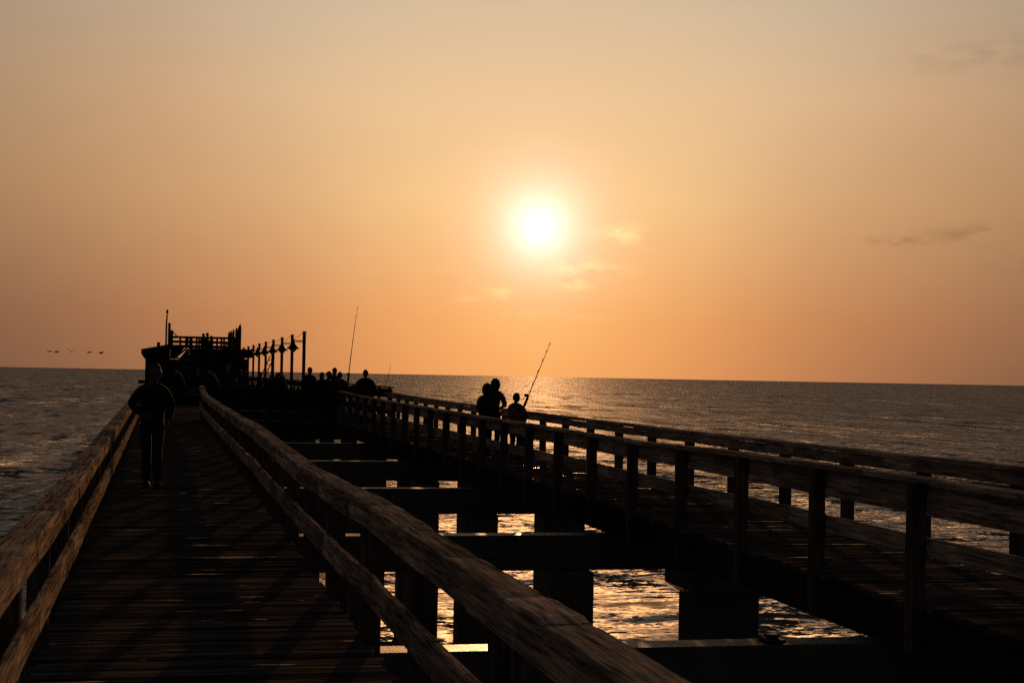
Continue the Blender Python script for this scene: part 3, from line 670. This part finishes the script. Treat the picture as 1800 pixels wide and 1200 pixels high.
def person(label, loc, rz, height, jacket, trousers, hat='hair_dark', kind='short', pose={}, bulk=1.0, voxel=.009, long=False, group=None):
    P = dict(DEF); P.update(pose); k = height / 1.78; V = Vector
    t = thing('person', label, 'person', loc, rz, group); t.scale = (k, k, k)
    g = lambda n: V(P[n])
    pel = V((0, 0, P['hipz'])); wa = (pel + g('chest')) / 2 + V((0, 0, -.02)); ch = g('chest'); nk = g('neck'); hd = g('head')
    up = (nk - ch).normalized(); sl = V((P['shw'], ch.y * .3 + nk.y * .7, P['shz'])) + V((nk.x, 0, 0)); sr = V((-P['shw'], ch.y * .3 + nk.y * .7, P['shz'])) + V((nk.x, 0, 0))
    hl = V((P['hipw'], 0, P['hipz'] - .04)); hr = V((-P['hipw'], 0, P['hipz'] - .04))
    def toes(a): return g(a) + V((0, -.13, -.052))
    def heel(a): return g(a) + V((0, .045, -.05))
    nodes = [(pel, .13, .10), (wa, .125, .09), (ch, .145, .10), (nk, .06, .058), (hd + V((0, .02, -.04)), .055, .055),
             (sl, .06), (g('ell'), .042), (g('wrl'), .028, .024), (sr, .06), (g('elr'), .042), (g('wrr'), .028, .024),
             (hl, .095), (g('kl'), .058), (g('al'), .042), (toes('al'), .035, .026), (hr, .095), (g('kr'), .058), (g('ar'), .042), (toes('ar'), .035, .026)]
    edges = [(0, 1), (1, 2), (2, 3), (3, 4), (2, 5), (5, 6), (6, 7), (2, 8), (8, 9), (9, 10), (0, 11), (11, 12), (12, 13), (13, 14), (0, 15), (15, 16), (16, 17), (17, 18)]
    hm, mt = head_mesh(hd, 1.1, P['yaw'], P['tilt'])
    ex = [hm]
    for s, e, w in ((1, 'ell', 'wrl'), (-1, 'elr', 'wrr')):
        d = (g(w) - g(e)).normalized(); d2 = P.get('hand' + ('l' if s > 0 else 'r'), d)
        n = P.get('palm' + ('l' if s > 0 else 'r'), (-s, -.3, 0))
        hn, he = hand_nodes(g(w), d2, n, s, P['curl']); ex.append(skin_mesh(hn, he))
    body = skin('body', nodes, edges, M['skin'], t, 2, ex, voxel)
    for e in ex: bpy.data.meshes.remove(e)
    # jacket
    b = bulk; hem = pel + V((0, 0, -.10 if not long else -.34))
    jn = [(hem, .175 * b, .135 * b), (pel + V((0, 0, .06)), .17 * b, .13 * b), (wa + V((0, 0, .06)), .165 * b, .125 * b), (ch + V((0, 0, .0)), .185 * b, .135 * b), (nk + V((0, 0, -.06)), .12 * b, .10 * b), (nk + V((0, .005, .045)), .092, .09),
          (sl, .085 * b), ((sl + g('ell')) / 2, .078 * b), (g('ell'), .07 * b), (g('ell') * .35 + g('wrl') * .65, .058 * b), (g('wrl') - (g('wrl') - g('ell')).normalized() * .015, .05 * b),
          (sr, .085 * b), ((sr + g('elr')) / 2, .078 * b), (g('elr'), .07 * b), (g('elr') * .35 + g('wrr') * .65, .058 * b), (g('wrr') - (g('wrr') - g('elr')).normalized() * .015, .05 * b),
          (nk * .5 + sl * .5 + V((0, 0, -.015)), .088 * b, .085 * b), (nk * .5 + sr * .5 + V((0, 0, -.015)), .088 * b, .085 * b)]
    je = [(0, 1), (1, 2), (2, 3), (3, 4), (4, 5), (4, 16), (16, 6), (6, 7), (7, 8), (8, 9), (9, 10), (4, 17), (17, 11), (11, 12), (12, 13), (13, 14), (14, 15)]
    skin('jacket', jn, je, M[jacket], t, 2, root=1)
    tn = [(pel + V((0, 0, .03)), .155, .12), (hl + V((0, 0, -.03)), .105, .105), ((hl + g('kl')) / 2, .09, .09), (g('kl'), .074, .076), ((g('kl') + g('al')) / 2, .07, .07), (g('al') + V((0, .01, -.005)), .062, .066),
          (hr + V((0, 0, -.03)), .105, .105), ((hr + g('kr')) / 2, .09, .09), (g('kr'), .074, .076), ((g('kr') + g('ar')) / 2, .07, .07), (g('ar') + V((0, .01, -.005)), .062, .066)]
    skin('trousers', tn, [(0, 1), (1, 2), (2, 3), (3, 4), (4, 5), (0, 6), (6, 7), (7, 8), (8, 9), (9, 10)], M[trousers], t, 2)
    for a in ('al', 'ar'):
        skin('shoe', [(heel(a), .056, .056), (g(a) + V((0, -.03, -.042)), .06, .066), (toes(a), .06, .052), (toes(a) + V((0, -.07, -.004)), .04, .034)], [(0, 1), (1, 2), (2, 3)], M['shoe'], t, 2)
    # hair, cap or hood
    bm = bmesh.new(); bmesh.ops.create_uvsphere(bm, u_segments=24, v_segments=16, radius=1.0)
    sc = {'short': (.093, .118, .14), 'cap': (.096, .12, .138), 'hood': (.122, .14, .168), 'long': (.10, .124, .144), 'bald': (.0885, .1135, .1345)}[kind]
    kill = []
    for v in bm.verts:
        x, y, z_ = v.co
        cut = {'short': -.35 if y > .1 else (.42 - .9 * (y + .3) if y > -.35 else .52), 'cap': .30, 'hood': -2, 'long': -2 if y > .0 else .5, 'bald': -.2 if y > .15 else .62}[kind]
        if z_ < cut - .12: kill.append(v)
        if kind == 'hood' and y < -.55 and z_ < .55: kill.append(v)
        q = random.uniform(.985, 1.02)
        v.co = (x * sc[0] * q, y * sc[1] * q + .006, z_ * sc[2] * q + (.0 if kind != 'hood' else -.012))
        if kind == 'long' and y > 0 and z_ < -.2: v.co.z -= .10 * (-z_)
    bmesh.ops.delete(bm, geom=list(set(kill)), context='VERTS')
    if kind == 'cap':
        vs = [bm.verts.new((.075 * math.cos(a), -.09 - .085 * math.sin(a), .035 + dz)) for dz in (0, .008) for a in [math.pi * i / 8 for i in range(9)]]
        bm.faces.new(vs[:9][::-1]); bm.faces.new(vs[9:])
        for i in range(8): bm.faces.new((vs[i], vs[i+1], vs[i+10], vs[i+9]))
        bm.faces.new((vs[8], vs[0], vs[9], vs[17]))
    bmesh.ops.solidify(bm, geom=list(bm.faces), thickness=.004) if kind != 'cap' else None
    bmesh.ops.transform(bm, matrix=mt, verts=bm.verts)
    me = bpy.data.meshes.new('hair'); bm.to_mesh(me); bm.free(); me.materials.append(M[hat]); me.polygons.foreach_set('use_smooth', [True] * len(me.polygons))
    o = bpy.data.objects.new({'cap': 'cap', 'hood': 'hood'}.get(kind, 'hair'), me); COL.objects.link(o); o.parent = t
    return t
PI = math.pi
person('man in black jacket walking towards the viewer on the left walkway', (-.115, 23.0, 0), .05, 1.775, 'black_cloth', 'jeans_cloth', 'hair_fair', 'bald',
       dict(elr=(-.30, .06, 1.20), wrr=(-.15, -.20, 1.07), handr=(.75, -.25, -.45), palmr=(.3, .9, 0), ell=(.27, .06, 1.17), wrl=(.21, -.07, .97), handl=(-.2, -.1, -1), kl=(.075, -.07, .51), al=(.085, -.08, .085), kr=(-.07, -.02, .50), ar=(-.06, .10, .09), head=(.03, -.035, 1.66), yaw=.12, curl=22), 1.06, voxel=.007)
person('broad man in dark jacket standing alone by the right walkway end', (6.44, 50.2, .05), PI, 1.77, 'brown_cloth', 'navy_cloth', 'hair_dark', 'short',
       dict(ell=(.33, -.05, 1.16), wrl=(.20, -.25, .98), elr=(-.33, -.05, 1.16), wrr=(-.20, -.25, .98)), 1.28)
G = 'people gathered at the corner of the platform'
person('large man in dark cap at the left of the platform group', (5.40, 58.5, PZ), 2.6, 1.84, 'brown_cloth', 'black_cloth', 'black_cloth', 'cap', {}, 1.3, group=G)
person('woman with pale collar, second from the left in the platform group', (5.76, 57.5, PZ), .3, 1.66, 'black_cloth', 'black_cloth', 'hair_dark', 'long', {}, 1.05, group=G)
person('curly haired person looking right in the middle of platform group', (5.95, 57.0, PZ), 1.3, 1.70, 'navy_cloth', 'black_cloth', 'hair_dark', 'short', {}, 1.05, group=G)
person('tall person in dark cap at the back of the platform group', (6.36, 58.8, PZ), .2, 1.84, 'maroon_cloth', 'black_cloth', 'black_cloth', 'cap', {}, 1.05, group=G)
person('broad person in grey jacket at the right of the platform group holding the long rod', (6.08, 54.4, PZ), PI - .3, 1.69, 'grey_cloth', 'black_cloth', 'hair_dark', 'short',
       dict(ell=(-.0, -.0, 0)) if False else dict(elr=(-.27, -.10, 1.16), wrr=(-.16, -.34, 1.20), ell=(.28, -.05, 1.15), wrl=(.12, -.30, 1.05), curl=55), 1.25, group=G)
G = 'three anglers on the right walkway'
person('hooded adult leaning on the right railing beside the child angler', (7.02, 33.0, .04), PI / 2 + 1.1, 1.60, 'brown_cloth', 'black_cloth', 'brown_cloth', 'hood',
       dict(chest=(0, -.06, 1.25), neck=(0, -.11, 1.46), head=(0, -.15, 1.63), tilt=.25, ell=(.24, -.18, 1.16), wrl=(.14, -.40, 1.10), elr=(-.24, -.18, 1.16), wrr=(-.14, -.40, 1.10), curl=50), .95, group=G)
person('shorter person in black hood left of the hooded adult', (6.60, 31.9, .04), PI / 2 + .9, 1.50, 'black_cloth', 'black_cloth', 'black_cloth', 'hood',
       dict(chest=(0, -.04, 1.25), neck=(0, -.08, 1.46), head=(0, -.12, 1.63), tilt=.3, ell=(.24, -.14, 1.16), wrl=(.14, -.36, 1.06), elr=(-.24, -.14, 1.16), wrr=(-.14, -.36, 1.06), curl=50), .95, group=G)
child = person('child in olive jacket holding a fishing rod on right walkway', (6.88, 30.2, .04), PI / 2 + .75, 1.33, 'olive_cloth', 'black_cloth', 'hair_dark', 'short',
       dict(head=(0, -.03, 1.64), ell=(.24, -.16, 1.17), wrl=(.08, -.42, 1.22), elr=(-.26, -.14, 1.16), wrr=(-.06, -.36, 1.08), handl=(0, -1, .2), handr=(.2, -1, .2), curl=60), 1.15, group=G)
G = 'people on the roof deck'
for lb, x, y, h, c in (('person on the roof deck leaning by the front rail, leftmost of three', 2.57, 102.5, 1.64, 'navy_cloth'), ('tallest of the three people on the roof deck', 2.86, 104, 1.72, 'black_cloth'), ('shorter person on the roof deck, right of the tallest', 3.10, 103.2, 1.52, 'brown_cloth')):
    person(lb, (x, y, 2.62 if False else 2.44), .4 * x, h, c, 'black_cloth', 'hair_dark', 'short', {}, 1.1, .016, group=G)
G = 'people outside the restaurant'
for lb, x, y, h, c, kd in (('person standing by the post left of the restaurant porch', 1.75, 82, 1.72, 'black_cloth', 'short'), ('person in maroon top, leftmost beside the pennant', 3.62, 80.5, 1.66, 'maroon_cloth', 'long'),
                       ('person in brown top between two others outside restaurant', 4.0, 82.5, 1.74, 'brown_cloth', 'short'), ('person in grey top, right of those outside restaurant', 4.31, 84, 1.72, 'grey_cloth', 'cap'),
                       ('lone person by the far lamp posts', 5.6, 92, 1.62, 'navy_cloth', 'short'), ('small person beside the lone arched hood', 5.15, 76, 1.48, 'black_cloth', 'short')):
    person(lb, (x, y, PZ), x * 1.3, h, c, 'black_cloth', 'black_cloth' if kd == 'cap' else 'hair_dark', kd, {}, 1.12, .016, group=G)

# ------------------------------------------------------------------ fishing rods
def rod(label, a, b, r0, bend=(0, 0, 0), reel=.12, line=False):
    a = Vector(a); b = Vector(b); L_ = (b - a).length; t = thing('fishing_rod', label, 'fishing rod', a)
    d = b - a; bend = Vector(bend)
    pts = [d * u + bend * (u * u - u) for u in [k / 10 for k in range(11)]]
    MB().tube(pts, [r0 * (1 - .72 * k / 10) for k in range(11)], 7).build('blank', M['rod'], t)
    MB().tube([d * -.03, d * .0, d * .14, d * .16], [r0 * 1.6, r0 * 1.9, r0 * 1.8, r0 * 1.1], 8).build('grip', M['cork'], t)
    side = d.cross(Vector((0, 1, 0))).normalized()
    rl = MB(); p = d * reel + side * .045; rl.tube([p - Vector((.0, .035, 0)), p + Vector((0, .035, 0))], .034, 10); rl.bar(d * reel, p, .015); rl.bar(p, p + d.normalized() * -.07 + side * .03, .012); rl.build('reel', M['black_metal'], t)
    gd = MB()
    for u in (.35, .55, .72, .86, .97):
        q = d * u + bend * (u * u - u) + side * r0 * .9; gd.tube([q - d.normalized() * .03, q + d.normalized() * .03], r0 * .35, 6)
    gd.build('line_guides', M['black_metal'], t)
    return t
rod('short rod with reel held up by the child in olive jacket', (6.975, 29.9, 1.10), (7.57, 30.2, 2.38), .014, (.02, 0, .02), .16)
rod('long fishing rod held upright by the platform group', (6.30, 54.0, 1.25), (6.973, 57.0, 4.15), .020, (.06, 0, 0), .14)
rod('small rod propped against the corner post of right railing', (7.39, 52.4, 1.10), (7.585, 52.5, 2.02), .010, (0, 0, 0), .16)
rod('thin rod resting across the far railing behind the child', (6.96, 32.0, 1.045), (8.84, 36.5, 1.677), .006, (0, 0, 0), .1)

# ------------------------------------------------------------------ birds
def bird(label, x, y, zz, span, up, rz):
    t = thing('flying_bird', label, 'bird', (x, y, zz), rz, 'birds flying in line over the sea')
    nodes = [((0, 0, 0), .10, .09), ((0, -.22, .02), .07, .06), ((0, -.36, .04), .05, .05), ((0, .25, 0), .06, .04), ((0, .42, 0), .07, .015)]
    skin('body', nodes, [(0, 1), (1, 2), (0, 3), (3, 4)], M['feather'], t, 2)
    MB().lathe([(.018, 0), (.002, .12)], (0, 0, 0), 6).build('beak', M['feather'], t)
    bk = t.children[-1] if t.children else None
    for s in (-1, 1):
        w = MB(); n = 6; vs = []
        for k in range(n + 1):
            u = k / n; cx = s * span * u; cz = up * math.sin(u * PI * .62) * span - .25 * up * u * u * span; ch = .16 * (1 - u) + .05; sw = .10 * u
            vs += [(cx, -ch + sw, cz + .012), (cx, ch + sw, cz), (cx, ch + sw, cz - .012), (cx, -ch + sw, cz - .02)]
        fs = [(0, 1, 2, 3), tuple(4 * n + i for i in (3, 2, 1, 0))] + [(4*k+i, 4*k+(i+1) % 4, 4*k+4+(i+1) % 4, 4*k+4+i) for k in range(n) for i in range(4)]
        w.add(vs, fs); w.build('wing', M['feather'], t)
    for o in bpy.data.objects:
        if o.parent == t and o.name.startswith('beak'): o.rotation_euler = (R(90), 0, 0); o.location = (0, -.40, .04)
    return t
for lb, px, py, sp, up, rz in (('leftmost dark bird of the line, gliding flat', 87.5, 617.3, .62, .12, 1.0), ('second bird from the left, close behind the leftmost', 100, 617.6, .62, -.25, 1.1), ('middle bird of the line with wings arched downwards', 125.3, 618, .72, .55, .1),
                         ('fourth bird from the left, tilted to the right', 157, 618.3, .6, -.2, 1.2), ('rightmost bird of the line, nearest the building', 178, 619.3, .62, -.3, 1.3)):
    Y = 230.0; x = -15.51 + (px - 87.5) * .0781; zz = 3.98
    bird(lb, x, Y, zz, sp, up, rz)
